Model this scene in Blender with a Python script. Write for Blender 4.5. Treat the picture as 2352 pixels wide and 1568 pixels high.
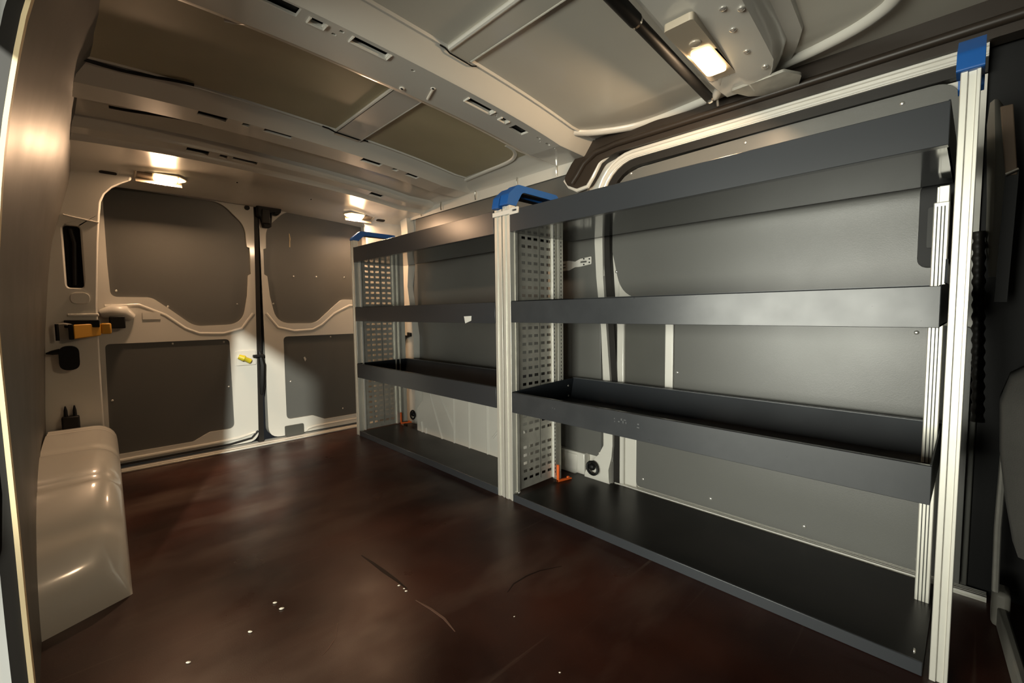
import bpy, math, random
from mathutils import Vector, Matrix
from mathutils.geometry import tessellate_polygon
random.seed(7)
for o in list(bpy.data.objects): bpy.data.objects.remove(o)
SC = bpy.context.scene
COL = SC.collection
R = math.radians

# ------------------------------------------------------------------ camera
# van axes: +Y runs to the rear doors, +X to the shelved side wall, floor at z = 0
cd = bpy.data.cameras.new('camera'); cam = bpy.data.objects.new('camera', cd); COL.objects.link(cam)
YAW, PITCH, ROLL, F = R(43.872), R(3.776), R(-.664), 1020.4
fwd = Vector((math.sin(YAW)*math.cos(PITCH), math.cos(YAW)*math.cos(PITCH), -math.sin(PITCH)))
rt = Vector((math.cos(YAW), -math.sin(YAW), 0)); up = rt.cross(fwd)
r2 = rt*math.cos(ROLL) + up*math.sin(ROLL); u2 = up*math.cos(ROLL) - rt*math.sin(ROLL)
M = Matrix((r2, u2, -fwd)).transposed().to_4x4(); M.translation = (0, 0, .75)
cam.matrix_world = M
cd.sensor_width = 36; cd.sensor_fit = 'HORIZONTAL'; cd.lens = 36*F/2352; cd.clip_start = .01
SC.camera = cam

# ------------------------------------------------------------------ world and the garage's light outside the open side door
w = bpy.data.worlds.new('world'); SC.world = w; w.use_nodes = True
w.node_tree.nodes['Background'].inputs[0].default_value = (.9, .95, 1, 1)
w.node_tree.nodes['Background'].inputs[1].default_value = .02
def area(name, loc, aim, sx, sy, energy, col):
    l = bpy.data.lights.new(name, 'AREA'); l.shape = 'RECTANGLE'; l.size = sx; l.size_y = sy
    l.energy = energy; l.color = col
    o = bpy.data.objects.new(name, l); COL.objects.link(o); o.location = loc
    o.rotation_euler = (Vector(aim) - Vector(loc)).to_track_quat('-Z', 'Y').to_euler()
    return o
area('unseen_garage_glow', (-3.0, .9, .66), (1.2, .7, .85), 3.2, 1.32, 265, (1, 1, .87))  # unseen broad glow through the open doorway; no window is known there
area('unseen_garage_fill', (-3.0, -2.1, .5), (.9, 1.2, .6), 2.0, .8, 135, (1, 1, .87))  # unseen area light added to brighten the rear roof and arch liner
sl_ = bpy.data.lights.new('unseen_door_spot', 'SPOT'); sl_.energy = 1500; sl_.color = (1, 1, .88); sl_.spot_size = R(17); sl_.spot_blend = .35; sl_.shadow_soft_size = .06  # unseen spot, cone narrowed to light only the lower rear doors
so_ = bpy.data.objects.new('unseen_door_spot', sl_); COL.objects.link(so_); so_.location = (-1.5, -2.45, 2.35)
so_.rotation_euler = (Vector((.85, 2.85, .25)) - Vector(so_.location)).to_track_quat('-Z', 'Y').to_euler()
SC.view_settings.view_transform = 'Standard'; SC.view_settings.look = 'None'
SC.view_settings.gamma = 1; SC.view_settings.use_curve_mapping = False
SC.view_settings.exposure = 0.0

# ------------------------------------------------------------------ materials
def mat(name, col, rough=.5, metal=0, coat=0, spec=.5, emit=None, estr=0, var=0, vscale=8, bump=0, bscale=200, col2=None, croughs=.1):
    m = bpy.data.materials.new(name); m.use_nodes = True
    nt = m.node_tree; b = nt.nodes['Principled BSDF']
    b.inputs['Base Color'].default_value = (*col, 1); b.inputs['Roughness'].default_value = rough
    b.inputs['Metallic'].default_value = metal; b.inputs['Coat Weight'].default_value = coat
    b.inputs['Coat Roughness'].default_value = croughs; b.inputs['Specular IOR Level'].default_value = spec
    if emit: b.inputs['Emission Color'].default_value = (*emit, 1); b.inputs['Emission Strength'].default_value = estr
    tc = nt.nodes.new('ShaderNodeNewGeometry')
    if var:
        n = nt.nodes.new('ShaderNodeTexNoise'); n.inputs['Scale'].default_value = vscale; n.inputs['Detail'].default_value = 6
        nt.links.new(tc.outputs['Position'], n.inputs['Vector'])
        rp = nt.nodes.new('ShaderNodeValToRGB'); e = rp.color_ramp.elements
        c2 = col2 or tuple(max(0, c*(1-var)) for c in col)
        e[0].position = .35; e[0].color = (*c2, 1); e[1].position = .65; e[1].color = (*col, 1)
        nt.links.new(n.outputs['Fac'], rp.inputs[0]); nt.links.new(rp.outputs[0], b.inputs['Base Color'])
        mr = nt.nodes.new('ShaderNodeMapRange'); mr.inputs['To Min'].default_value = rough*1.25; mr.inputs['To Max'].default_value = rough*.85
        nt.links.new(n.outputs['Fac'], mr.inputs['Value']); nt.links.new(mr.outputs[0], b.inputs['Roughness'])
    if bump:
        n = nt.nodes.new('ShaderNodeTexNoise'); n.inputs['Scale'].default_value = bscale; n.inputs['Detail'].default_value = 3
        nt.links.new(tc.outputs['Position'], n.inputs['Vector'])
        bp = nt.nodes.new('ShaderNodeBump'); bp.inputs['Strength'].default_value = bump; bp.inputs['Distance'].default_value = .002
        nt.links.new(n.outputs['Fac'], bp.inputs['Height']); nt.links.new(bp.outputs[0], b.inputs['Normal'])
    return m
WHITE = mat('white_body_paint', (.68, .66, .60), .32, coat=.6, var=.05, vscale=3)
ROOFP = mat('roof_skin_paint', (.6, .575, .5), .4, coat=.35, var=.05, vscale=3)
OLIVE = mat('olive_roof_pad', (.47, .415, .265), .42, var=.08, vscale=5)
LINING = mat('matt_grey_lining', (.072, .068, .06), .45, spec=.4, var=.1, vscale=4)
GREY = mat('grey_lining_board', (.122, .122, .113), .33, spec=.5, var=.06, vscale=4, bump=.08, bscale=350)
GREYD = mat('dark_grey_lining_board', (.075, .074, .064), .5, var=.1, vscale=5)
ALU = mat('anodised_aluminium', (.8, .78, .7), .38, metal=.55, var=.05, vscale=20)
ALUW = mat('bright_aluminium', (.82, .8, .74), .4, metal=.3)
GALV = mat('galvanised_steel', (.6, .58, .52), .42, metal=.6, var=.18, vscale=25)
DARK = mat('charcoal_powder_coat', (.038, .041, .046), .26, spec=.5)
DARKIN = mat('dusty_tray_liner', (.05, .042, .034), .5, var=.4, vscale=9, col2=(.02, .02, .02))
SCUFF = mat('scuffed_charcoal_coat', (.044, .047, .051), .28, spec=.5, var=.25, vscale=16, col2=(.034, .037, .041))
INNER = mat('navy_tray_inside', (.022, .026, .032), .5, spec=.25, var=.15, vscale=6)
LIPM = mat('worn_lip_metal', (.13, .135, .14), .4, metal=.4)
BASEP = mat('dark_brown_base_board', (.014, .010, .008), .34, spec=.22, var=.3, vscale=5)
UNDER = mat('glossy_shelf_underside', (.03, .033, .033), .12, spec=.8)
BLUE = mat('blue_plastic', (.012, .1, .36), .4)
BLACK = mat('black_plastic', (.006, .006, .006), .5, spec=.25)
RUBBER = mat('black_rubber', (.014, .012, .01), .5, spec=.35)
BROWNR = mat('dark_brown_rubber', (.03, .022, .016), .42, spec=.4)
YELLOW = mat('yellow_strap', (.55, .27, .02), .45)
YELK = mat('yellow_knob', (.6, .5, .02), .4)
ORANGE = mat('orange_plastic', (.8, .13, .015), .5)
CHROME = mat('chrome', (.8, .78, .72), .15, metal=1)
SCREW = mat('screw_steel', (.85, .83, .78), .25, metal=.8)
CREAM = mat('cream_sealing_strip', (.62, .5, .3), .5)
LENS = mat('lit_lamp_lens', (1, .9, .7), .3, emit=(1, .70, .36), estr=7)
LAMPB = mat('lamp_housing', (.5, .43, .33), .25, coat=.5)
SMOKE = mat('smoked_lamp_cover', (.16, .12, .08), .2)
STICK = mat('white_label', (.8, .8, .76), .6)
BELTD = mat('dark_grey_plastic', (.03, .03, .028), .5, spec=.3)
BELT = mat('brown_satin_belt', (.14, .1, .07), .32)
SEAT = mat('grey_seat_fabric', (.055, .052, .046), .85, var=.2, vscale=12, bump=.3, bscale=500)
TRIMG = mat('grey_plastic_trim', (.2, .19, .165), .55)
CRUMB = mat('pale_wood_crumb', (.8, .74, .62), .7)
WHITEX = mat('outer_white_paint', (.72, .72, .7), .35, coat=.6)

def floor_mat():
    m = bpy.data.materials.new('brown_film_faced_plywood'); m.use_nodes = True
    nt = m.node_tree; b = nt.nodes['Principled BSDF']; L = nt.links.new
    g = nt.nodes.new('ShaderNodeNewGeometry')
    def noise(scale, det, sx=1, sy=1, rot=0):
        mp = nt.nodes.new('ShaderNodeMapping'); mp.inputs['Scale'].default_value = (sx, sy, 1); mp.inputs['Rotation'].default_value = (0, 0, rot)
        L(g.outputs['Position'], mp.inputs[0])
        n = nt.nodes.new('ShaderNodeTexNoise'); n.inputs['Scale'].default_value = scale; n.inputs['Detail'].default_value = det
        L(mp.outputs[0], n.inputs['Vector']); return n.outputs['Fac']
    def ramp(v, a, c0, bb, c1):
        r = nt.nodes.new('ShaderNodeValToRGB'); e = r.color_ramp.elements
        e[0].position = a; e[0].color = (*c0, 1); e[1].position = bb; e[1].color = (*c1, 1); L(v, r.inputs[0]); return r.outputs[0]
    def mix(f, a, c):
        x = nt.nodes.new('ShaderNodeMix'); x.data_type = 'RGBA'; L(f, x.inputs['Factor'])
        for s, v in ((6, a), (7, c)):
            if isinstance(v, tuple): x.inputs[s].default_value = (*v, 1)
            else: L(v, x.inputs[s])
        return x.outputs[2]
    base = ramp(noise(2.2, 8), .35, (.016, .0047, .003), .70, (.062, .0205, .012))
    dust = ramp(noise(2.6, 12, .6, 1.6, .5), .50, (0, 0, 0), .80, (.75, .75, .75))
    c = mix(dust, base, (.125, .085, .064))
    scr = ramp(noise(9, 14, .10, 4.0, .62), .64, (0, 0, 0), .72, (.4, .4, .4))
    c = mix(scr, c, (.12, .082, .06))
    spk = ramp(noise(120, 3), .70, (0, 0, 0), .80, (.35, .35, .35))
    c = mix(spk, c, (.14, .1, .075))
    L(c, b.inputs['Base Color'])
    rg = ramp(noise(5, 8), .3, (.26, .26, .26), .75, (.46, .46, .46)); L(rg, b.inputs['Roughness'])
    b.inputs['Specular IOR Level'].default_value = .26
    bp = nt.nodes.new('ShaderNodeBump'); bp.inputs['Strength'].default_value = .12; bp.inputs['Distance'].default_value = .001
    L(noise(420, 2), bp.inputs['Height']); L(bp.outputs[0], b.inputs['Normal'])
    return m
FLOOR = floor_mat()

# ------------------------------------------------------------------ geometry helpers
class G:
    def __init__(s): s.v = []; s.f = []
    def add(s, vs, fs):
        n = len(s.v); s.v += [tuple(p) for p in vs]; s.f += [tuple(i+n for i in f) for f in fs]; return s
    def box(s, x0, x1, y0, y1, z0, z1):
        return s.add([(x, y, z) for z in (z0, z1) for y in (y0, y1) for x in (x0, x1)],
                     [(0, 2, 3, 1), (4, 5, 7, 6), (0, 1, 5, 4), (2, 6, 7, 3), (0, 4, 6, 2), (1, 3, 7, 5)])
    def hexa(s, p):   # 8 corners ordered like box
        return s.add(p, [(0, 2, 3, 1), (4, 5, 7, 6), (0, 1, 5, 4), (2, 6, 7, 3), (0, 4, 6, 2), (1, 3, 7, 5)])
    def tube(s, path, r, n=10, cap=True, closed=False):
        path = [Vector(p) for p in path]; m = len(path); vs = []
        prev = None
        for i, p in enumerate(path):
            a = path[(i-1) % m] if (closed or i) else p; b = path[(i+1) % m] if (closed or i < m-1) else p
            t = (b-a).normalized()
            ref = prev if prev is not None else (Vector((0, 0, 1)) if abs(t.z) < .9 else Vector((1, 0, 0)))
            u = (ref - t*ref.dot(t)).normalized(); q = t.cross(u); prev = u
            rr = r[i] if isinstance(r, (list, tuple)) else r
            vs += [p + (u*math.cos(2*math.pi*k/n) + q*math.sin(2*math.pi*k/n))*rr for k in range(n)]
        fs = []
        for i in range(m if closed else m-1):
            j = (i+1) % m
            fs += [(i*n+k, i*n+(k+1) % n, j*n+(k+1) % n, j*n+k) for k in range(n)]
        if cap and not closed: fs += [tuple(range(n))[::-1], tuple((m-1)*n+k for k in range(n))]
        return s.add(vs, fs)
    def cyl(s, a, b, r, n=16): return s.tube([a, b], r, n)
    def ball(s, c, rx, ry, rz, n=12, m=8):
        vs = []; fs = []
        for i in range(m+1):
            t = math.pi*i/m
            vs += [(c[0]+rx*math.sin(t)*math.cos(2*math.pi*k/n), c[1]+ry*math.sin(t)*math.sin(2*math.pi*k/n), c[2]+rz*math.cos(t)) for k in range(n)]
        for i in range(m): fs += [(i*n+k, (i+1)*n+k, (i+1)*n+(k+1) % n, i*n+(k+1) % n) for k in range(n)]
        return s.add(vs, fs)
    def grid(s, rows):   # rows of points -> surface
        n = len(rows[0]); vs = [p for r in rows for p in r]
        return s.add(vs, [(i*n+k, i*n+k+1, (i+1)*n+k+1, (i+1)*n+k) for i in range(len(rows)-1) for k in range(n-1)])
    def prism(s, outer, plane, d0, d1, holes=()):
        """polygon (a, b) with holes in the plane 'xz' (depth y), 'yz' (depth x) or 'xy' (depth z), from depth d0 to d1"""
        P = {'xz': lambda a, b, d: (a, d, b), 'yz': lambda a, b, d: (d, a, b), 'xy': lambda a, b, d: (a, b, d)}[plane]
        loops = [list(outer)] + [list(h) for h in holes]
        tris = tessellate_polygon([[Vector((a, b, 0)) for a, b in l] for l in loops])
        pts = [p for l in loops for p in l]; n = len(pts)
        vs = [P(a, b, d0) for a, b in pts] + [P(a, b, d1) for a, b in pts]
        fs = []
        def ar(t): (a, b), (c, d), (e, f) = (pts[i] for i in t); return (c-a)*(f-b)-(e-a)*(d-b)
        for t in tris:
            t = tuple(t) if ar(t) > 0 else tuple(t)[::-1]
            fs += [t, tuple(i+n for i in t[::-1])]
        k = 0
        for l in loops:
            m = len(l)
            for i in range(m): j = (i+1) % m; fs.append((k+i, k+j, k+j+n, k+i+n))
            k += m
        return s.add(vs, fs)
def rpoly(pts, n=6):
    """pts: (a, b, radius) -> outline with rounded corners"""
    out = []; m = len(pts)
    for i, (a, b, r) in enumerate(pts):
        p = Vector((a, b)); q = Vector(pts[i-1][:2]); t = Vector(pts[(i+1) % m][:2])
        if r <= 0: out.append((a, b)); continue
        d0 = (q-p).normalized(); d1 = (t-p).normalized()
        ang = d0.angle(d1); k = min(r/math.tan(ang/2), .49*(q-p).length, .49*(t-p).length)
        s0 = p+d0*k; s1 = p+d1*k
        for j in range(n+1):
            u = j/n; out.append(tuple(s0*(1-u)**2 + p*2*u*(1-u) + s1*u*u))
    return out
def rrect(a0, a1, b0, b1, r, n=5): return rpoly([(a0, b0, r), (a1, b0, r), (a1, b1, r), (a0, b1, r)], n)

WL = {}
def finish(o, props):
    for k, v in props.items():
        if v is not None: o[k] = v
def obj(name, g, m, parent=None, bevel=0, smooth=40, label=None, category=None, group=None, kind=None, seg=2):
    if parent is not None: org = WL[parent]
    else:
        xs = [p[0] for p in g.v]; ys = [p[1] for p in g.v]; zs = [p[2] for p in g.v]
        org = Vector(((min(xs)+max(xs))/2, (min(ys)+max(ys))/2, min(zs)))
    me = bpy.data.meshes.new(name); me.from_pydata([(p[0]-org.x, p[1]-org.y, p[2]-org.z) for p in g.v], [], g.f)
    import bmesh
    bm = bmesh.new(); bm.from_mesh(me); bmesh.ops.recalc_face_normals(bm, faces=bm.faces); bm.to_mesh(me); bm.free()
    me.update(); me.materials.append(m)
    if smooth:
        me.shade_smooth(); me.set_sharp_from_angle(angle=R(smooth))
    o = bpy.data.objects.new(name, me); COL.objects.link(o)
    if parent is not None: o.parent = parent
    else: o.location = org
    WL[o] = org
    if bevel:
        b = o.modifiers.new('bevel', 'BEVEL'); b.width = bevel; b.segments = seg; b.limit_method = 'ANGLE'; b.angle_limit = R(35)
    finish(o, dict(label=label, category=category, group=group, kind=kind))
    return o
def thing(name, loc, label, category=None, group=None, kind=None):
    o = bpy.data.objects.new(name, None); COL.objects.link(o); o.location = loc; WL[o] = Vector(loc); o.empty_display_size = .05
    finish(o, dict(label=label, category=category, group=group, kind=kind)); return o
def screws(parent, pts, axis, r=.006, name='screw', m=None):
    """domed screw heads; axis = outward normal; all share one mesh"""
    m = m or SCREW; me = None
    ax = Vector(axis)
    for p in pts:
        if me is None:
            g = G(); g.tube([ax*-.001, ax*.0015, ax*.003], [r, r*.95, r*.45], 10)
            me = bpy.data.meshes.new(name); me.from_pydata([tuple(v) for v in g.v], [], g.f); me.materials.append(m); me.shade_smooth()
        o = bpy.data.objects.new(name, me); COL.objects.link(o); o.parent = parent; o.location = Vector(p)-WL[parent]; WL[o] = Vector(p)
def lerp(a, b, t): return a+(b-a)*t
def interp(tab, z):
    if z <= tab[0][0]: return tab[0][1]
    for (a, u), (b, v) in zip(tab, tab[1:]):
        if z <= b: return lerp(u, v, (z-a)/(b-a))
    return tab[-1][1]
def frange(a, b, n): return [a+(b-a)*i/(n-1) for i in range(n)]

# ================================================================== SETTING
YR = 2.86          # inner face of the rear doors
# floor
obj('floor', G().box(-.3, 1.68, -1.4, YR, -.05, 0), FLOOR, kind='structure', label='worn dark brown film-faced plywood cargo floor')

SC1, SC2 = [(0.583, 1.294), (0.588, 1.232), (0.591, 1.17), (0.595, 1.101), (0.596, 1.044)], [(0.587, 0.986), (0.596, 0.928), (0.599, 0.876), (0.591, 0.82)]
SC3, SC4 = [(0.405, 1.046), (0.381, 0.999), (0.357, 0.979), (0.338, 0.967)], [(0.779, 0.84), (0.818, 0.855), (0.87, 0.855), (0.915, 0.846), (0.977, 0.816)]
FL = bpy.data.objects['floor']
def mark(pts, w, m, z=.0004):
    g = G(); n = len(pts)
    for i in range(n-1):
        a, b = Vector(pts[i]), Vector(pts[i+1]); d = (b-a).normalized(); q = Vector((-d.y, d.x))
        wa, wb = w*math.sin(math.pi*max(.08, i/(n-1)))/2, w*math.sin(math.pi*min(.92, (i+1)/(n-1)))/2
        g.hexa([(*(a-q*wa), 0), (*(a+q*wa), 0), (*(b-q*wb), 0), (*(b+q*wb), 0), (*(a-q*wa), z), (*(a+q*wa), z), (*(b-q*wb), z), (*(b+q*wb), z)])
    return obj('scratch', g, m, FL)
GOUGE = mat('dark_gouge', (.012, .005, .003), .5, spec=.2); PALE = mat('pale_scratch', (.13, .075, .055), .6, spec=.2)
mark(SC1, .012, GOUGE); mark(SC2, .007, PALE); mark(SC3, .003, PALE); mark(SC4, .005, GOUGE)
# ---- roof -------------------------------------------------------
def zo(X): t = abs((X-.73)/.87); return max(-.05*t**2.5 - .022*(X-.73), -.043)
def yo(X): return .07*(X-.73)
XS = frange(-.22, 1.66, 40)
ceil = thing('ceiling', (.73, 1.2, 1.5), 'cream painted van roof with cross members seen from below', kind='structure')
def loft(prof, xs=XS, thick=0):
    g = G(); g.grid([[(X, Y+yo(X), z+zo(X)) for Y, z in prof] for X in xs])
    return g
# skins
obj('roof_panel', loft([(-1.3, 1.52), (-.2, 1.52), (.5, 1.52), (1.09, 1.518)]), ROOFP, ceil)
obj('roof_panel', loft([(1.34, 1.507), (1.9, 1.507)], frange(-.2, .80, 18)), OLIVE, ceil, label='olive roof pad on the wider side')
obj('roof_panel', loft([(1.34, 1.507), (1.9, 1.507)], frange(.88, 1.6, 14)), OLIVE, ceil, label='olive roof pad on the narrower side')
obj('roof_panel', loft([(2.05, 1.49), (2.5, 1.475)]), ROOFP, ceil)
B1SLOTS = [(.30, .415, 1.175, 1.215), (.445, .478, 1.188, 1.209), (.555, .66, 1.182, 1.207), (.745, .757, 1.20, 1.208), (.975, 1.09, 1.195, 1.220), (1.145, 1.175, 1.205, 1.224),
      (1.215, 1.29, 1.205, 1.245), (1.105, 1.113, 1.2, 1.207), (1.115, 1.122, 1.212, 1.218), (1.34, 1.36, 1.2, 1.208), (1.37, 1.38, 1.215, 1.222), (1.40, 1.425, 1.2, 1.21), (.515, .527, 1.183, 1.193), (.505, .517, 1.21, 1.219), (1.45, 1.46, 1.2, 1.208)]
# cross members; bottoms are plates with real cut-out slots
def bow(name, prof, plate, holes, label=None):
    """prof: profile strips before and after the flat plate; plate: (Y0, z0, Y1, z1); holes: (X0, X1, Y0, Y1)"""
    g = G()
    for p in prof: g.grid([[(X, Y+yo(X), z+zo(X)) for Y, z in p] for X in XS])
    y0, z0, y1, z1 = plate
    xb = sorted(set([XS[0], XS[-1]] + [h[0] for h in holes] + [h[1] for h in holes] + frange(XS[0], XS[-1], 24)))
    yb = sorted(set([y0, y1] + [h[2] for h in holes] + [h[3] for h in holes]))
    def P(X, Y, d=0): return (X, Y+yo(X), lerp(z0, z1, (Y-y0)/(y1-y0))+zo(X)+d)
    for xa, xc in zip(xb, xb[1:]):
        for ya, yc in zip(yb, yb[1:]):
            mx, my = (xa+xc)/2, (ya+yc)/2
            if any(h[0] < mx < h[1] and h[2] < my < h[3] for h in holes): continue
            g.add([P(xa, ya), P(xc, ya), P(xc, yc), P(xa, yc)], [(0, 1, 2, 3)])
    for h in holes:     # pressed edge of every slot
        c = [(h[0], h[2]), (h[1], h[2]), (h[1], h[3]), (h[0], h[3])]
        for i in range(4):
            a, b = c[i], c[(i+1) % 4]
            g.add([P(*a), P(*b), P(*b, .008), P(*a, .008)], [(0, 1, 2, 3)])
    b = obj(name, g, WHITE, ceil, smooth=35, label=label)
    # dark inside of the hollow section above the slots
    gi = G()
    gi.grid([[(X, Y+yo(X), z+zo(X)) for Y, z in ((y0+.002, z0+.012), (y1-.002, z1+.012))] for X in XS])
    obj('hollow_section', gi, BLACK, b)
    return b
K = .977
b1 = bow('roof_bow', [[(1.072, 1.5185), (1.076, 1.511), (1.086, 1.514), (1.092, 1.505), (1.126, 1.463), (1.133, 1.458)], [(1.30, 1.463), (1.325, 1.474), (1.345, 1.492), (1.372, 1.497), (1.376, 1.508)]],
     (1.133, 1.458, 1.30, 1.463),
     [(a*K, b*K, c*K-.008, d*K-.008) for a, b, c, d in B1SLOTS],
     label='broad slotted cross member over the middle uprights')
b2 = bow('roof_bow', [[(1.835, 1.5075), (1.84, 1.502), (1.856, 1.505), (1.87, 1.498), (1.935, 1.472), (1.945, 1.467)], [(2.06, 1.462), (2.085, 1.472), (2.10, 1.478)]],
     (1.945, 1.467, 2.06, 1.462), [(.33, .42, 1.947, 1.985), (.47, .495, 1.95, 1.975), (.545, .65, 1.947, 1.975), (.96, 1.06, 1.947, 1.985), (1.12, 1.15, 1.95, 1.975), (1.2, 1.27, 1.947, 1.98)],
     label='slim cross member between the olive pads and the rear header')
b3 = bow('rear_header', [[(2.28, 1.485), (2.30, 1.462), (2.33, 1.452)], [(2.39, 1.446), (2.412, 1.438), (2.42, 1.428), (2.50, 1.432), (2.62, 1.427), (2.68, 1.418), (2.76, 1.388), (2.82, 1.366), (2.855, 1.362), (2.86, 1.39)]],
     (2.33, 1.452, 2.39, 1.446), [(.35, .43, 2.335, 2.38), (.47, .50, 2.34, 2.37), (.52, .62, 2.335, 2.365), (1.2, 1.28, 2.335, 2.38)], label='broad header over the rear doors')
def rimloop(par, x0, x1, y0, y1, zf, r=.0035):
    e = .004; c = [(x0-e, y0), (x0-e, y1+e), (x1+e, y1+e), (x1+e, y0)]
    obj('slot_rim', G().tube([(x, y+yo(x), zf(y)+zo(x)-.001) for x, y in c], r, 6), WHITE, par)
zb1 = lambda y: lerp(1.458, 1.463, (y-1.133)/.167)
for k in (1, 2, 4, 5):
    a, b, c_, d_ = B1SLOTS[k]; rimloop(b1, a*K, b*K, c_*K-.008, d_*K-.008, zb1)
for k, w_ in ((1.845, (.73, .93)),):
    obj('seam_gap', G().tube([(x, k+yo(x)-.004, 1.5015+zo(x)-(.006 if .77 < x < .9 else 0)) for x in frange(*w_, 9)], .0032, 6), BLACK, b2)
obj('seam_gap', G().tube([(x, 1.078+yo(x), 1.509+zo(x)-(.007 if .79 < x < .9 else 0)) for x in frange(.77, .91, 9)], .0022, 6), BLACK, b1)
obj('seam_gap', G().tube([(x, 1.842+yo(x)+.018*math.sin((x-.02)*16), 1.500+zo(x)) for x in frange(.0, .30, 16)], .005, 6), BLACK, b2)  # here and below, black tubes stand for shade in the wavy flange gaps
obj('seam_gap', G().tube([(x, 2.085+yo(x)+.02*math.sin((x-.0)*14), 1.468+zo(x)) for x in frange(.10, .36, 16)], .005, 6), BLACK, b2)
# strips along the van between the cross members
g = G(); g.grid([[(X, Y+yo(X), 1.497+zo(X)) for Y in (1.35, 1.88)] for X in frange(.79, .895, 4)])
rib = obj('roof_rib', g, WHITE, ceil, label='flat rib joining two cross members')
for x in (.785, .90): obj('bead', G().tube([(x, Y+yo(x), 1.502+zo(x)) for Y in frange(1.36, 1.86, 6)], .006, 8), WHITE, rib)
g = G(); g.grid([[(X, Y+yo(X), 1.511+zo(X)) for Y in (-.6, 0, .5, 1.085)] for X in frange(.80, .885, 4)])
rib = obj('roof_rib', g, ROOFP, ceil, label='long flat rib over the front load space')
obj('bead', G().tube([(.802, Y+yo(.8), 1.513+zo(.8)) for Y in frange(-.6, 1.075, 8)], .0075, 8), WHITE, rib)
obj('bead', G().tube([(.886, Y+yo(.89), 1.513+zo(.89)) for Y in frange(-.6, 1.075, 8)], .004, 8), ROOFP, rib)
for X, Y in ((.765, 1.285), (.835, 1.215)):
    dm = obj('dimple', G().ball((X, Y, 1.4605+zo(X)), .009, .009, .004), WHITE, b1); obj('dimple_hole', G().ball((X-.002, Y-.003, 1.4585+zo(X)), .005, .004, .003), BLACK, dm)
obj('bead', G().tube([(.835, 1.215, 1.459+zo(.83)), (.86, 1.285, 1.461+zo(.86))], .004, 8), WHITE, b1)
# rounded bead pressed into the roof edge on the shelved side
def bead(pts, r, m=WHITE):
    out = []
    for i in range(len(pts)-1):
        p0 = Vector(pts[max(i-1, 0)]); p1 = Vector(pts[i]); p2 = Vector(pts[i+1]); p3 = Vector(pts[min(i+2, len(pts)-1)])
        for k in range(6):
            t = k/6; out.append(.5*((2*p1)+(p2-p0)*t+(2*p0-5*p1+4*p2-p3)*t*t+(3*p1-p0-3*p2+p3)*t**3))
    out.append(Vector(pts[-1])); return obj('bead', G().tube(out, r, 10), m, ceil)
rz = lambda X: 1.517+zo(X)
bead([(X, Y, rz(X)) for X, Y in ((1.45, 1.16), (1.52, 1.10), (1.585, .98), (1.602, .87), (1.593, .75), (1.575, .62), (1.535, .45), (1.508, .32), (1.46, .21), (1.38, .14), (1.2, .09), (.9, .07))], .017)
bead([(1.36, 1.44, 1.479), (1.42, 1.45, 1.472), (1.47, 1.50, 1.467), (1.495, 1.58, 1.464), (1.505, 1.75, 1.463), (1.515, 1.92, 1.462)], .011)
bead([(.30, 1.36, 1.508), (.33, 1.345, 1.506), (.345, 1.30, 1.49)], .008)
# roof rail along the shelved side
g = G(); g.grid([[(1.47, Y, 1.47), (1.535, Y, 1.452), (1.56, Y, 1.440), (1.60, Y, 1.432), (1.612, Y, 1.42), (1.612, Y, 1.37)] for Y in frange(1.24, 2.85, 12)])
rail = obj('roof_rail', g, WHITE, ceil, label='bright rail where the roof meets the shelved side')
for Y in (1.36, 1.62, 1.95, 2.28, 2.5):
    obj('clip', G().tube([(1.607, Y, 1.425), (1.602, Y, 1.40), (1.606, Y, 1.375)], .004, 6), CHROME, rail)
for Y, w_ in ((1.3, .03), (2.02, .05), (2.4, .04)):
    obj('gusset', G().hexa([(1.45, Y-w_, 1.452), (1.58, Y-w_*.4, 1.425), (1.45, Y+w_, 1.452), (1.58, Y+w_*.4, 1.425), (1.45, Y-w_, 1.47), (1.6, Y-w_*.4, 1.445), (1.45, Y+w_, 1.47), (1.6, Y+w_*.4, 1.445)]), WHITE, rail, bevel=.004)

# ---- left side wall ----------------------------------------------
NEAR = [(0, -.102), (.2, -.105), (.375, -.106), (.72, -.110), (.85, -.103), (1.0, -.089), (1.08, -.079), (1.18, -.063), (1.25, -.051), (1.32, -.036), (1.40, -.010), (1.45, .020), (1.49, .060), (1.515, .11)]
FAR = [(0, -.15), (.36, -.138), (.675, -.121), (.9, -.1), (1.06, -.081), (1.32, -.016), (1.40, -.003), (1.46, .004), (1.515, .02)]
wl = thing('wall_left', (-.15, 1.9, 0), 'grey lined side wall left of the rear doors', kind='structure')
ZS = frange(0, 1.515, 32)
g = G()
g.grid([[(lerp(interp(NEAR, z), interp(FAR, z), t), lerp(1.2, 2.706, t), z) for t in frange(0, 1, 10)] for z in ZS])
obj('lining_panel', g, LINING, wl, label='grey board lining with a rounded top')
g = G(); g.grid([[(interp(NEAR, z)-.03-k*.02, 1.2-.004*k, z) for k in (0, 4)] for z in ZS])
# front pillar and outer shell so the load space is closed beside the doorway
g.box(-.34, -.3, 1.15, 2.95, -.3, 1.45)
obj('outer_shell', g, BLACK, wl)
g = G(); g.box(-.30, -.16, -1.4, .10, -.3, 1.5); g.box(-.20, -.06, -1.4, 1.2, 1.30, 1.55)  # unseen front pillar edge moved rearward to block light towards the cab side
obj('door_surround', g, TRIMG, wl, bevel=.02)
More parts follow.
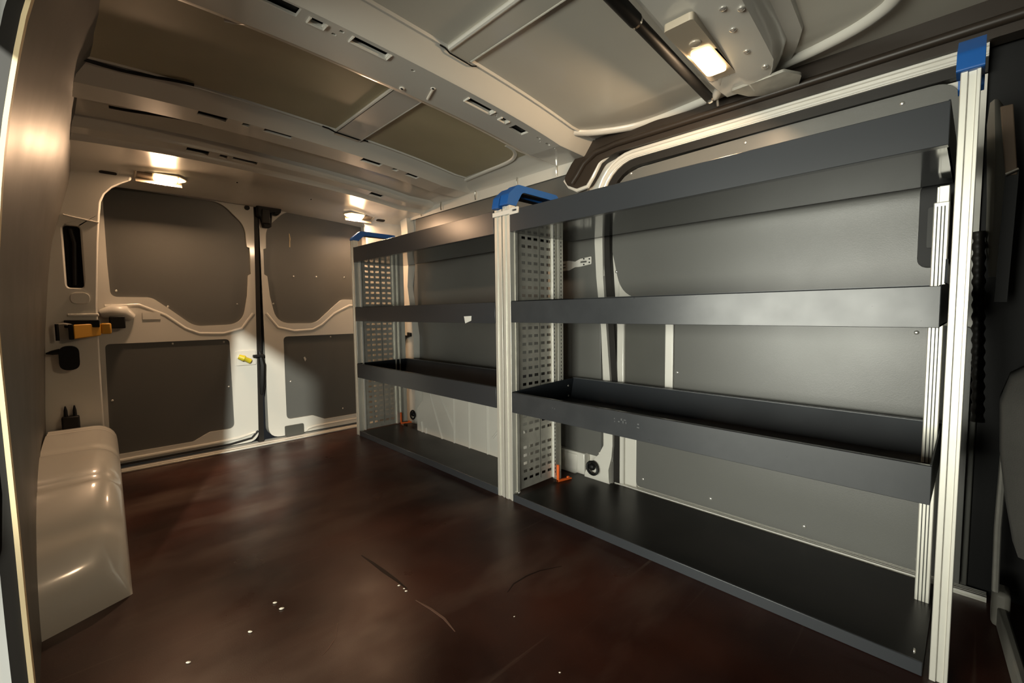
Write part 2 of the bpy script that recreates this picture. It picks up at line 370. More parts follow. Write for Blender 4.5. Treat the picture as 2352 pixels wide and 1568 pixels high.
# the doorway's rear edge: cream sealing strip, black rubber and the white outer flange
def zstrip(off0, off1, y0, y1, zs=ZS):
    g = G()
    for za, zb in zip(zs, zs[1:]):
        a, b = interp(NEAR, za), interp(NEAR, zb)
        g.hexa([(a+off0, y0, za), (a+off1, y0, za), (a+off0, y1, za), (a+off1, y1, za), (b+off0, y0, zb), (b+off1, y0, zb), (b+off0, y1, zb), (b+off1, y1, zb)])
    return g
ZE = frange(0, 1.40, 24)
tr = thing('trim_1', (-.1, 1.2, 0), 'cream sealing strip down the rear edge of the open doorway', kind='structure')
obj('sealing_strip', zstrip(-.0055, .001, 1.175, 1.2, ZE), CREAM, tr)
obj('rubber_lip', zstrip(-.026, -.0055, 1.18, 1.21, ZE), RUBBER, tr)
obj('outer_flange', zstrip(-.16, -.026, 1.185, 1.21, ZE), WHITEX, tr)
obj('rubber_buffer', G().prism(rpoly([(-.135, .335, .08), (-.24, .20, .0), (-.24, 1.45, .0), (-.085, 1.45, 0), (-.112, 1.1, .05), (-.132, .8, .1), (-.128, .45, .08)]), 'xz', 1.16, 1.18), RUBBER, tr, bevel=.006)

# ---- shelved side wall: rear lining, foot, pillar, doorway frame ---
wr = thing('wall_right', (1.64, 1.9, 0), 'shelved side wall with grey lining and white pillar', kind='structure')
g = G().prism(rpoly([(1.125, .10, 0), (1.52, .10, .0), (1.56, .32, .05), (2.42, .34, .1), (2.60, .25, 0), (2.59, .6, .1), (2.66, .93, .1), (2.62, 1.08, .05), (2.60, 1.39, 0), (1.20, 1.39, 0), (1.20, 1.2, 0), (1.135, 1.15, 0)]), 'yz', 1.625, 1.64)
obj('lining_panel', g, GREY, wr, bevel=.002, label='grey board lining behind the far shelves')
obj('body_skin', G().box(1.642, 1.70, 1.05, 2.9, -.05, 1.46), WHITE, wr)
# white foot rail with recessed panels
ft = obj('foot_rail', G().box(1.60, 1.64, 1.2, 1.7, 0, .105), WHITE, wr, bevel=.004)
for y in (1.24, 1.33): obj('foot_panel', G().box(1.596, 1.602, y, y+.075, .02, .095), WHITE, ft, bevel=.002)
# doorway pillar on its bulged foot
pts = [(0, 1.055, 1.19), (.03, 1.06, 1.185), (.07, 1.062, 1.165), (.12, 1.06, 1.125), (.17, 1.055, 1.098), (.3, 1.055, 1.095), (.68, 1.088, 1.115), (.9, 1.105, 1.14), (1.04, 1.108, 1.148), (1.2, 1.105, 1.15)]
g = G()
for (z0, a0, b0), (z1, a1, b1_) in zip(pts, pts[1:]):
    x0 = 1.585 if z0 < .1 else 1.605; x1 = 1.585 if z1 < .1 else 1.605
    g.hexa([(x0, a0, z0), (1.65, a0, z0), (x0, b0, z0), (1.65, b0, z0), (x1, a1, z1), (1.65, a1, z1), (x1, b1_, z1), (1.65, b1_, z1)])
pil = obj('doorway_pillar', g, WHITE, wr, smooth=60)
def arcpath(d, zlow=0):   # doorway outline offset inwards by d: vertical, corner, then forward along the top
    R0 = .17-d*.5; yv = 1.118-d; zt = 1.388-d
    sh = lambda z: .075*(min(z, 1.0)-.68) if z > .3 else .075*(.3-.68)
    p = [(yv+sh(z), z) for z in frange(zlow, zt-R0, 12)]
    yv2 = yv+sh(1.0)
    p += [(yv2-R0+R0*math.cos(a), zt-R0+R0*math.sin(a)) for a in frange(0, math.pi/2, 9)][1:]
    p += [(y, zt) for y in frange(yv2-R0, .0, 8)][1:]
    return p
def ring(d0, d1, x0, x1, zlow=0):
    a, b = arcpath(d0, zlow), arcpath(d1, zlow); g = G()
    for i in range(len(a)-1):
        g.hexa([(x0, *a[i]), (x1, *a[i]), (x0, *b[i]), (x1, *b[i]), (x0, *a[i+1]), (x1, *a[i+1]), (x0, *b[i+1]), (x1, *b[i+1])])
    return g
fr = obj('doorway_frame', ring(-.002, .032, 1.612, 1.66, .9), WHITE, wr)
obj('frame_bead', G().tube([(1.612, y, z) for y, z in arcpath(.004, 1.0)], .007, 8), WHITE, fr)
obj('frame_bead', G().tube([(1.614, y, z) for y, z in arcpath(.024, 0.1)], .006, 8), WHITE, fr)
obj('rubber_seal', ring(.032, .060, 1.618, 1.66), RUBBER, wr)
# dark sealed trough over the sliding door
tr = thing('trim_2', (1.6, .6, 1.39), 'dark rubber trough above the sliding door', kind='structure')
out = rpoly([(1.305, 1.345, .03), (1.262, 1.40, .03), (1.215, 1.44, .03), (1.14, 1.472, .03), (.7, 1.480, 0), (0, 1.480, 0), (-.2, 1.48, 0), (-.2, 1.385, 0), (.05, 1.385, 0), (.45, 1.386, 0), (1.03, 1.392, .03), (1.115, 1.375, .04), (1.155, 1.325, .03), (1.18, 1.296, .03), (1.235, 1.288, .03), (1.285, 1.312, .02)])
obj('trough', G().prism(out, 'yz', 1.59, 1.64), BROWNR, tr, bevel=.012, seg=3)
path = [(1.255, 1.315), (1.225, 1.345), (1.19, 1.385), (1.13, 1.415), (1.03, 1.424), (.7, 1.422), (.3, 1.42), (-.15, 1.42)]
obj('lip', G().tube([(1.588, y, z) for y, z in path], .013, 10), BROWNR, tr)
obj('edge', G().tube([(1.60, y, z) for y, z in [(1.305, 1.34), (1.28, 1.306), (1.235, 1.282), (1.18, 1.288), (1.15, 1.325), (1.115, 1.375), (1.05, 1.402), (.9, 1.403)]], .009, 8), WHITE, tr)
g = G(); g.grid([[(1.55, Y, 1.482), (1.60, Y, 1.479), (1.66, Y, 1.48)] for Y in (-.3, 1.2)])
obj('roof_flange', g, ROOFP, tr)

# ---- sliding door in that doorway -----------------------------------
d3 = thing('door_3', (1.66, .5, 0), 'closed sliding door lined with grey boards behind the near shelves', kind='structure')
p = arcpath(.062)
obj('door_skin', G().prism([(y, z) for y, z in p] + [(.0, 0)], 'yz', 1.645, 1.70), WHITE, d3)
up_ = rpoly([(1.028, .80, .16), (1.075, 1.0, .0), (1.075, 1.318, .15), (.5, 1.3275, 0), (.06, 1.3265, .05), (.02, 1.2, 0), (.02, .80, .03)], 8)
obj('lining_panel', G().prism(up_, 'yz', 1.63, 1.645), GREY, d3, bevel=.002, label='upper grey door board')
lo = rpoly([(.795, .70, .01), (.795, .30, 0), (.955, .29, .02), (.955, .018, .02), (0, .018, 0), (0, .70, .02)])
obj('lining_panel', G().prism(lo, 'yz', 1.63, 1.645), GREY, d3, bevel=.002, label='lower grey door board with a step')
obj('lining_panel', G().box(1.636, 1.646, .835, 1.012, .29, .78), GREYD, d3, bevel=.002, label='narrow darker door board')
obj('door_rib', G().box(1.626, 1.645, .798, .832, .29, .78), ALUW, d3, bevel=.003)
obj('door_rib', G().box(1.622, 1.65, 1.012, 1.048, .0, .80), WHITE, d3, bevel=.006)
obj('door_rib', G().box(1.632, 1.65, .955, 1.012, .0, .29), WHITE, d3, bevel=.004)
screws(d3, [(1.63, y, z) for y, z in ((1.055, .915), (.987, 1.305), (.555, 1.308), (.158, 1.302), (.781, .512), (.923, .055), (.648, .055), (.352, .053), (.082, .051), (.107, .682))], (-1, 0, 0), .006)
screws(wr, [(1.625, y, z) for y, z in ((1.136, .118), (1.3, 1.37), (2.1, .4))], (-1, 0, 0), .006)
hd = obj('pull_recess', G().prism(rrect(.045, .112, .855, 1.075, .025), 'yz', 1.612, 1.632), BLACK, d3, bevel=.006, label='black recessed door pull')
obj('pull_grip', G().prism(rrect(.05, .095, .905, 1.01, .006), 'yz', 1.606, 1.614), BELTD, hd, bevel=.002)
tr = thing('trim_3', (1.63, .5, 0), 'ribbed aluminium threshold strip at the foot of the sliding door', kind='structure')
obj('base', G().box(1.612, 1.648, -.05, 1.05, 0, .006), ALU, tr)
for x in (1.614, 1.624, 1.634, 1.643): obj('rib', G().box(x, x+.005, -.05, 1.05, .005, .012), ALUW, tr)

# ---- rear corner pillars -------------------------------------------
wb = thing('wall_rear', (.73, 2.8, 0), 'white corner pillars either side of the rear doors', kind='structure')
outl = [(interp(FAR, z)-.01, z) for z in frange(0, 1.44, 14)] + [(.12, 1.43), (.2, 1.42)] + [(.19, 1.372), (.155, 1.352), (.122, 1.328), (.098, 1.298), (.083, 1.26), (.076, 1.20), (.064, 1.074), (.046, .80), (.042, .5), (.04, 0)]
slot = rrect(-.044, .009, .877, 1.142, .014)
g = G().prism(outl, 'xz', 2.70, 2.73, [slot[::-1]])
lp = obj('corner_pillar', g, WHITE, wb, bevel=.008, label='white corner pillar with a dark upright slot')
obj('pillar_skirt', G().box(-.2, .03, 2.735, 2.87, 0, 1.45), BLACK, lp)
obj('seam', G().tube([(-.04, 2.699, 1.185), (-.02, 2.699, 1.18), (.07, 2.699, 1.165)], .0035, 6), WHITE, lp)
obj('slot_rib', G().tube([(-.022, 2.725, 1.13), (-.012, 2.722, 1.07), (-.016, 2.722, .98), (-.02, 2.725, .89)], .008, 8), RUBBER, lp)
obj('press_mark', G().prism(rrect(-.037, .024, .808, .856, .022), 'xz', 2.696, 2.702), WHITE, lp, bevel=.002)
obj('press_mark', G().box(-.05, .05, 2.694, 2.702, .752, .765), WHITE, lp, bevel=.003)
def on_header(X, Y, z, poly, d0, d1):
    n = Vector((0, -.37, -.93)).normalized(); e = Vector((1, 0, 0)); f = Vector((0, .93, -.37)); c = Vector((X, Y, z)); g = G().prism(poly, 'xy', d0, d1)
    g.v = [tuple(c + e*p[0] + f*p[1] + n*p[2]) for p in g.v]; return g
def header_hole(X, Y, a, b, par):
    z = interp([(2.62, 1.427), (2.68, 1.418), (2.76, 1.388), (2.82, 1.366)], Y)+zo(X)
    h = obj('hole_lip', on_header(X, Y+yo(X), z, rrect(-a-.006, a+.006, -b-.006, b+.008, b+.005), -.004, .002), WHITE, par, bevel=.002)
    obj('hole', on_header(X, Y+yo(X), z, rrect(-a, a, -b, b, b*.95), .001, .0028), BLACK, h)
header_hole(.112, 2.735, .03, .011, lp)
# mirrored corner on the shelved side
outr = [(1.40, 0), (1.385, .5), (1.378, .9), (1.37, 1.25), (1.355, 1.325), (1.33, 1.36), (1.28, 1.39), (1.28, 1.42), (1.42, 1.425), (1.56, 1.43), (1.62, 1.42), (1.62, 0)]
rp_ = obj('corner_pillar', G().prism(outr, 'xz', 2.78, 2.81), WHITE, wb, bevel=.008, label='white corner pillar half hidden by the far shelves')
header_hole(1.45, 2.70, .03, .014, rp_)
header_hole(.60, 2.64, .004, .004, lp); header_hole(.98, 2.66, .004, .004, rp_)
g = G(); pr = [(.0, 2.60, 2.74), (.3, 2.60, 2.74), (.6, 2.60, 2.76), (.93, 2.66, 2.76), (1.1, 2.64, 2.74), (1.3, 2.64, 2.72), (1.44, 2.66, 2.74)]
for (z0, a0, c0), (z1, a1, c1) in zip(pr, pr[1:]):
    g.hexa([(1.585, a0, z0), (1.64, a0, z0), (1.585, c0, z0), (1.64, c0, z0), (1.585, a1, z1), (1.64, a1, z1), (1.585, c1, z1), (1.64, c1, z1)])
obj('pillar_web', g, WHITE, rp_, smooth=60)
obj('rear_sill', G().box(-.1, 1.64, 2.83, 2.90, -.02, .012), WHITE, wb, bevel=.004)
tr = obj('trim_4', G().box(.02, 1.6, 2.80, 2.832, 0, .010), ALU, bevel=.003, kind='structure', label='pale metal edging where the floor meets the rear doors')

# ---- rear doors ------------------------------------------------------
def rear_door(name, label, outer, win, low, upper_lbl, lower_lbl, scr):
    d = thing(name, (sum(p[0] for p in outer)/len(outer), 2.88, 0), label, kind='structure')
    obj('door_frame', G().prism(outer, 'xz', YR, 2.92, [win[::-1], low[::-1]]), WHITE, d, bevel=.010, seg=3, smooth=50)
    gp = lambda pl, y0, y1: G().prism([(a, b) for a, b in pl], 'xz', y0, y1)
    def grow(pl, k):
        cx = sum(p[0] for p in pl)/len(pl); cz = sum(p[1] for p in pl)/len(pl)
        return [(cx+(a-cx)*k, cz+(b-cz)*k) for a, b in pl]
    obj('lining_panel', gp(grow(win, 1.04), 2.874, 2.884), GREY, d, label=upper_lbl)
    obj('lining_panel', gp(grow(low, 1.04), 2.867, 2.880), GREY, d, label=lower_lbl)
    screws(d, [(x, 2.867 if z < .63 else 2.874, z) for x, z in scr], (0, -1, 0), .0055)
    return d
winL = rpoly([(.094, 1.0, 0), (.094, 1.25, .0), (.096, 1.372, .11), (.57, 1.364, .12), (.680, 1.25, .12), (.684, 1.135, .004), (.698, 1.130, .004), (.700, .985, .004), (.684, .975, .006), (.675, .86, .05), (.645, .70, .17), (.42, .695, .10), (.315, .79, .10), (.25, .845, .06), (.098, .845, .03)], 7)
lowL = rpoly([(.066, .62, .02), (.576, .62, .025), (.578, .118, .03), (.46, .118, .03), (.385, .081, .03), (.058, .081, .03)])
outL = rpoly([(.03, .022, .02), (.695, .022, .06), (.722, .4, 0), (.728, .75, 0), (.727, 1.392, .02), (.05, 1.392, .05)])
d1 = rear_door('door_1', 'left rear door in cream white with two grey boards', outL, winL, lowL, 'upper grey board with a sweeping lower edge', 'lower grey board with a stepped bottom',
     [(.12, .875), (.315, .80), (.625, .813), (.55, .605), (.324, .608), (.078, .347), (.562, .354)])
mx = lambda pl: [(1.466-a, b) for a, b in pl][::-1]
outR = rpoly([(.75, .0225, .07), (1.42, .022, .02), (1.40, 1.392, .05), (.752, 1.392, .02)])
d2 = rear_door('door_2', 'right rear door in cream white with two grey boards', outR, mx(winL), mx(rpoly([(.17, .62, 0), (.612, .62, .025), (.614, .118, .03), (.46, .118, .03), (.385, .081, .03), (.17, .081, 0)])),
     'upper grey board with a bright scuff', 'lower grey board with a small chip',
     [(.812, .816), (1.18, .787), (1.065, .985), (.93, .982), (1.245, .99), (1.137, .606), (.885, .345), (1.2, .13)])
# raised pressing that follows the window's lower edge
for d, s in ((d1, 1), (d2, -1)):
    pth = [(.075, .80), (.2, .805), (.3, .755), (.38, .685), (.44, .655), (.55, .65), (.64, .675), (.70, .76)]
    obj('pressing', G().tube([((x if s > 0 else 1.466-x), 2.870, z) for x, z in pth], .0135, 12), WHITE, d)
# dark gap and rubber between the doors
obj('centre_seal', G().hexa([(.695, 2.855, .0), (.722, 2.855, .0), (.695, 2.93, 0), (.74, 2.93, 0), (.730, 2.855, 1.39), (.748, 2.855, 1.39), (.72, 2.93, 1.39), (.76, 2.93, 1.39)]), RUBBER, d2)
lt = obj('latch', G().prism([(.735, 1.375), (.87, 1.385), (.862, 1.345), (.845, 1.325), (.815, 1.33), (.81, 1.258), (.80, 1.25), (.765, 1.25), (.755, 1.3), (.735, 1.31)], 'xz', 2.825, 2.862), BLACK, d2, bevel=.006, label='black latch at the top of the door gap')
obj('latch_arm', G().box(.76, .80, 2.815, 2.83, 1.27, 1.35), RUBBER, lt, bevel=.004)
obj('striker', G().box(.684, .742, 2.835, 2.86, .508, .524), BLACK, d2, bevel=.003)
obj('lock_cover', G().tube([(.722, 2.855, .54), (.734, 2.852, .46), (.728, 2.85, .36), (.722, 2.853, .29)], [.01, .018, .018, .008], 8), BLACK, d2)
obj('notch_cover', G().prism(rrect(.838, .945, .016, .08, .008), 'xz', 2.85, 2.862), GREYD, d2, bevel=.003)
obj('sill_bead', G().tube([(.96, 2.858, .03), (.975, 2.852, .045), (1.02, 2.85, .05), (1.38, 2.85, .05)], .007, 8), WHITE, d2)
obj('sill_bead', G().tube([(.06, 2.855, .052), (.5, 2.855, .055), (.6, 2.855, .06), (.68, 2.86, .075)], .007, 8), WHITE, d1)
obj('lower_lip', G().tube([(.05, 2.852, .03), (.55, 2.852, .032), (.66, 2.856, .045), (.695, 2.86, .08)], .006, 8), BLACK, d1)
obj('grommet', G().cyl((.694, 2.852, 1.352), (.694, 2.862, 1.352), .013, 14), BLACK, d1)
rc = obj('release_plate', G().prism(rrect(.602, .70, .468, .55, .006), 'xz', 2.853, 2.862), WHITE, d1, bevel=.003)
obj('release_knob', G().tube([(.612, 2.842, .52), (.637, 2.838, .508), (.642, 2.838, .505), (.668, 2.842, .49)], [.013, .017, .012, .014], 12), YELK, rc, label='yellow release knob')
obj('scuff', G().prism([(.913, 1.155), (.919, 1.155), (.920, 1.19), (.923, 1.205), (.919, 1.235), (.914, 1.237), (.916, 1.20)], 'xz', 2.8725, 2.8742), CREAM, d2)
obj('chip', G().prism([(.966, .485), (.975, .46), (.982, .475), (.974, .49)], 'xz', 2.8655, 2.8672), WHITE, d2)
obj('hinge_shroud', G().tube([(.06, 2.85, .765), (.1, 2.842, .775), (.14, 2.844, .77), (.17, 2.856, .745)], [.02, .034, .034, .02], 12), WHITE, d1)
obj('check_box', G().box(.086, .142, 2.80, 2.862, .695, .752), BLACK, d1, bevel=.004, label='black socket of the door check')
obj('label_plate', G().prism(rrect(.21, .28, .735, .77, .003), 'xz', 2.856, 2.862), WHITE, d1)

# front end of the vehicle, dark
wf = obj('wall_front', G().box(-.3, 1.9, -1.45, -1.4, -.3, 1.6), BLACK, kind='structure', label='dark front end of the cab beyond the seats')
# ================================================================== THINGS FIXED TO THE BODY
# left wheel arch
g = G(); rows = []
for Y in frange(1.475, 2.66, 60):
    t = abs((Y-2.22)/.75); h = .315*max(0, 1-t**2.5)**.5 if t < 1 else 0
    crease = -.009*sum(math.exp(-((Y-c)/.016)**2) for c in (1.60, 1.80, 2.06, 2.40, 2.46))
    h = max(h+crease, .001)
    xi = .052+.028*(Y-1.5)/1.2; rr = min(.07, h*.9)
    row = [(-.125, Y, h*1.0), (-.06, Y, h)] + [(xi-rr+rr*math.sin(a), Y, h-rr+rr*math.cos(a)) for a in frange(.0, math.pi/2, 7)] + [(xi+.004, Y, 0)]
    rows.append(row)
rows.insert(0, [(p[0], 1.472, 0) for p in rows[0]])
rows = [[(x, y+.5*(x+.105)*max(0, 1-(y-1.472)/.5), z) for x, y, z in r_] for r_ in rows]
g.grid(rows)
obj('wheel_arch', g, WHITE, smooth=70, label='glossy white wheel arch housing at the left of the floor', category='wheel arch')
# ribbed liner on the far right arch
wa = thing('wheel_arch', (1.48, 1.95, 0), 'white ribbed wheel arch liner under the far shelves', 'wheel arch')
op = rpoly([(1.40, 0, 0), (2.37, 0, .01), (2.37, .16, .03), (2.22, .30, .04), (1.55, .33, .05), (1.40, .15, .02)])
obj('liner', G().prism(op, 'yz', 1.455, 1.60), WHITE, wa, bevel=.006)
for a, b in (((2.30, .0), (2.05, .01)), ):
    pass
for y0, z0, y1, z1 in ((2.22, .27, 2.10, .02), (2.13, .29, 1.985, .10), (1.985, .30, 1.985, .01), (1.85, .31, 1.85, .01), (1.70, .31, 1.70, .01), (1.47, .31, 1.66, .12), (1.40, .2, 1.58, .02), (2.32, .09, 2.31, .01), (2.27, .06, 2.27, .01), (1.50, .09, 1.50, .01)):
    obj('rib', G().tube([(1.455, y0, z0), (1.455, y1, z1)], .007, 8), WHITE, wa)
# door check strap
ck = thing('door_check', (.02, 2.69, .65), 'yellow door check arm on black fittings beside the left rear door', 'door check')
obj('arm', G().hexa([(-.034, 2.645, .657), (.052, 2.685, .668), (-.034, 2.66, .657), (.052, 2.70, .668), (-.034, 2.645, .718), (.052, 2.685, .722), (-.034, 2.66, .718), (.052, 2.70, .722)]), YELLOW, ck, bevel=.004, label='flat yellow arm')
obj('tip', G().box(.052, .088, 2.69, 2.72, .674, .722), YELLOW, ck, bevel=.006)
obj('bracket', G().box(-.062, .05, 2.672, 2.70, .705, .738), BLACK, ck, bevel=.003)
obj('bracket', G().box(-.05, -.034, 2.65, 2.70, .655, .72), BLACK, ck, bevel=.003)
obj('pin', G().cyl((-.084, 2.672, .652), (-.084, 2.672, .722), .006, 10), BLACK, ck)
obj('loop', G().tube([(-.084, 2.68, .72), (-.06, 2.672, .722), (-.04, 2.67, .716)], .005, 8), GALV, ck)
# rubber stop
rs = thing('door_stop', (-.06, 2.70, .52), 'round black rubber stop with a pointed tail on the white pillar', 'door stop')
obj('cap', G().prism(rpoly([(-.085, .628, .04), (-.022, .628, .04), (-.022, .525, .04), (-.085, .525, .04)]), 'xz', 2.662, 2.70), BLACK, rs, bevel=.01)
obj('tail', G().tube([(-.08, 2.68, .606), (-.105, 2.678, .602), (-.122, 2.676, .600)], [.012, .009, .003], 8), BLACK, rs)
# connector
cn = thing('connector', (-.06, 2.70, .24), 'black two-pronged cable connector above the white wheel arch', 'connector')
obj('plug', G().box(-.092, -.036, 2.665, 2.70, .235, .325), BLACK, cn, bevel=.006)
for x in (-.078, -.05): obj('prong', G().tube([(x, 2.685, .32), (x, 2.685, .35), (x, 2.685, .37)], [.007, .006, .002], 8), BLACK, cn)

# ---- lamps ------------------------------------------------------------
def lamp(x, flip, label, y=2.715):
    zc = 1.402+zo(x)-zo(.73)*0
    t = thing('interior_light', (x, y, zc-.03), label, 'light', 'lit lamps on the header over the rear doors')
    n = Vector((0, -.37, -.93)).normalized(); e = Vector((1, 0, 0)); f = n.cross(e).normalized()
    if f.y < 0: f = -f
    c = Vector((x, y+yo(x), 1.4045+zo(x)))
    def slab(poly, d0, d1):
        g = G().prism(poly, 'xy', d0, d1)
        g.v = [tuple(c + e*p[0] + f*p[1] + n*p[2]) for p in g.v]; return g
    s = -1 if flip else 1
    def F(pl): return [(s*a, b) for a, b in pl]
    obj('housing', slab(F(rpoly([(-.10, -.028, .004), (.06, -.03, .004), (.095, -.002, .006), (.06, .03, .004), (-.10, .028, .004)])), -.002, .004), LAMPB, t, bevel=.002)
    obj('lens', slab(F(rrect(-.035, .055, -.024, .024, .01)), .003, .010), LENS, t, bevel=.003, label='glowing lens')
    obj('side_lens', slab(F(rpoly([(.06, -.022, .003), (.09, -.001, .004), (.06, .022, .003)])), .003, .008), LENS, t)
    obj('cover', slab(F(rrect(-.095, -.04, -.022, .022, .003)), .003, .007), SMOKE, t)
    obj('rim', slab(F([(-.10, .026), (.075, .026), (.075, .031), (-.10, .031)]), .0, .026), LAMPB, t, bevel=.001)
    obj('rim', slab(F([(-.105, -.028), (-.10, -.028), (-.10, .031), (-.105, .031)]), .0, .012), LAMPB, t, bevel=.001)
    l = bpy.data.lights.new('lamp_glow', 'AREA'); l.shape = 'RECTANGLE'; l.size = .085; l.size_y = .03; l.energy = 5.2; l.color = (1, .63, .37)
    lo_ = bpy.data.objects.new('lamp_glow', l); COL.objects.link(lo_); lo_.parent = t
    p = c + n*.0115 + e*s*.01; lo_.location = p-WL[t]; lo_.rotation_euler = n.to_track_quat('-Z', 'Y').to_euler()
    return t
lamp(.305, False, 'lit warm lamp over the left rear door')
lamp(1.295, True, 'lit warm lamp over the right rear door, above the far shelves')
# front cross member with its lamp
fm = thing('roof_bow', (1.3, .5, 1.44), 'short bright cross member holding the front roof lamp', 'roof bracket')
def fz(X): return 1.452 + .5*zo(X) - .004
g = G()
xs = frange(.5, 1.52, 16)
rows = []
for X in xs:
    tx = max(0, (X-1.40)/.12); a = .055*tx
    prof = [(.60-a*.2, 1.506), (.592-a*.2, 1.475), (.575-a*.2, 1.462), (.50, 1.460), (.485, 1.452), (.40+a, 1.456), (.385+a, 1.470), (.37+a, 1.498), (.335+a, 1.503), (.33+a, 1.515)]
    rows.append([(X, y_+.05*(X-1.3), z_+zo(X)*.8) for y_, z_ in prof])
g.grid(rows); g.grid([[(p[0], p[1], p[2]) for p in rows[-1]], [(p[0]+.012, p[1], p[2]+.03) for p in rows[-1]]])
obj('bow', g, WHITE, fm, smooth=35)
obj('end_tab', G().prism(rpoly([(1.46, .40, .01), (1.52, .37, .02), (1.60, .40, .015), (1.59, .47, .02), (1.545, .52, .015), (1.47, .55, .01)]), 'xy', 1.418, 1.426), GALV, fm, bevel=.003)
for X, Y in ((1.19, .44), (1.30, .445), (1.10, .43), (1.13, .40), (1.40, .43)): obj('bolt', G().tube([(X, Y, 1.462+zo(X)*.8), (X, Y, 1.452+zo(X)*.8), (X, Y, 1.449+zo(X)*.8)], [.008, .008, .004], 10), SCREW, fm)
t = thing('interior_light', (1.36, .55, 1.41), 'brightest lit lamp on the roof above the near shelves', 'light')
c = Vector((1.365, .553, 1.437)); n = Vector((0, -.06, -1)).normalized()
obj('housing', G().prism(rpoly([(1.06, .482, .01), (1.385, .500, .01), (1.385, .574, .01), (1.06, .556, .01)]), 'xy', 1.428, 1.446), LAMPB, t, bevel=.003)
obj('lens', G().prism(rpoly([(1.195, .500, .015), (1.34, .508, .015), (1.34, .562, .015), (1.195, .552, .015)]), 'xy', 1.421, 1.430), LENS, t, bevel=.003, label='glowing lens')
obj('switch', G().tube([(1.16, .520, 1.43), (1.16, .520, 1.424), (1.16, .520, 1.422)], [.016, .015, .008], 14), LAMPB, t)
l = bpy.data.lights.new('lamp_glow', 'AREA'); l.shape = 'RECTANGLE'; l.size = .13; l.size_y = .05; l.energy = 6.5; l.color = (1, .70, .43)
lo_ = bpy.data.objects.new('lamp_glow', l); COL.objects.link(lo_); lo_.parent = t; lo_.location = Vector((1.267, .535, 1.412))-WL[t]
lo_.rotation_euler = (R(37), 0, 0)
# black tube under it
rb = thing('roof_bar', (1.2, .62, 1.40), 'dark tubular bar with chrome end under the front roof lamp', 'bar')
A = Vector((1.512, .628, 1.440)); Bq = Vector((.55, .575, 1.467)); dd = (Bq-A).normalized()
obj('tube', G().tube([A, Bq], .0145, 16), BLACK, rb, label='dark satin tube')
obj('end_cap', G().tube([A-dd*.004, A+dd*.006], .0165, 16), CHROME, rb)
obj('joint_ring', G().tube([A+dd*.50, A+dd*.508], .0165, 16), CHROME, rb)
obj('sleeve', G().tube([A+dd*.508, Bq], .0175, 16), BLACK, rb)
obj('spacer', G().tube([(1.385, .545, 1.440), (1.43, .563, 1.44), (1.434, .565, 1.44), (1.48, .588, 1.440), (1.51, .606, 1.440), (1.525, .620, 1.44)], [.012, .012, .010, .0125, .0125, .008], 12), ALUW, rb)
for X, Y in ((1.388, .520), (1.388, .568)): obj('bolt', G().ball((X, Y, 1.435), .008, .008, .007), SCREW, rb)
obj('stud', G().tube([(1.535, .612, 1.437), (1.555, .618, 1.427)], .004, 8), SCREW, rb)

# ================================================================== THE SHELVING
XF = 1.19
def upright(parent, y0, y1, z1, x0=XF, x1=XF+.03, lower=0, label=None):
    """aluminium post: channel section with a slotted groove"""
    w_ = y1-y0
    g = G()
    g.box(x0+.004, x1, y0, y1, lower, z1)
    g.box(x0, x0+.005, y0+w_*.62, y1, lower, z1)     # two raised flats either side of the groove
    g.box(x0, x0+.005, y0, y0+w_*.24, lower, z1)
    return obj('upright', g, ALU, parent, bevel=.0012, label=label)
def slots_on(parent, y, x, z0, z1, pitch=.0165):
    g = G()
    for i in range(int((z1-z0)/pitch)): g.box(x-.0006, x+.001, y-.0035, y+.0035, z0+i*pitch, z0+i*pitch+.008)
    o = obj('slot_row', g, BLACK, parent); o['kind'] = 'stuff'; return o
def side_panel(parent, y, xs0, xs1, z0, z1, cols, r0, name='side_panel', pitch=.0325, skip=()):
    """galvanised plate with real slots; cols: (xa, xb) per column"""
    rows_ = []; z = r0
    while z+.013 < z1-.01: rows_.append((z, z+.012)); z += pitch
    zb = sorted(set([z0, z1] + [v for r_ in rows_ for v in r_])); xb = sorted(set([xs0, xs1] + [v for c in cols for v in c]))
    g = G()
    for xa, xc in zip(xb, xb[1:]):
        for za, zc in zip(zb, zb[1:]):
            mx_, mz = (xa+xc)/2, (za+zc)/2
            if any(a < mx_ < b for a, b in cols) and any(a < mz < b for a, b in rows_) and not any(s0 < mz < s1 for s0, s1 in skip): continue
            for yy in (y, y+.0016): g.add([(xa, yy, za), (xc, yy, za), (xc, yy, zc), (xa, yy, zc)], [(0, 1, 2, 3)])
    return obj(name, g, GALV, parent, smooth=0)
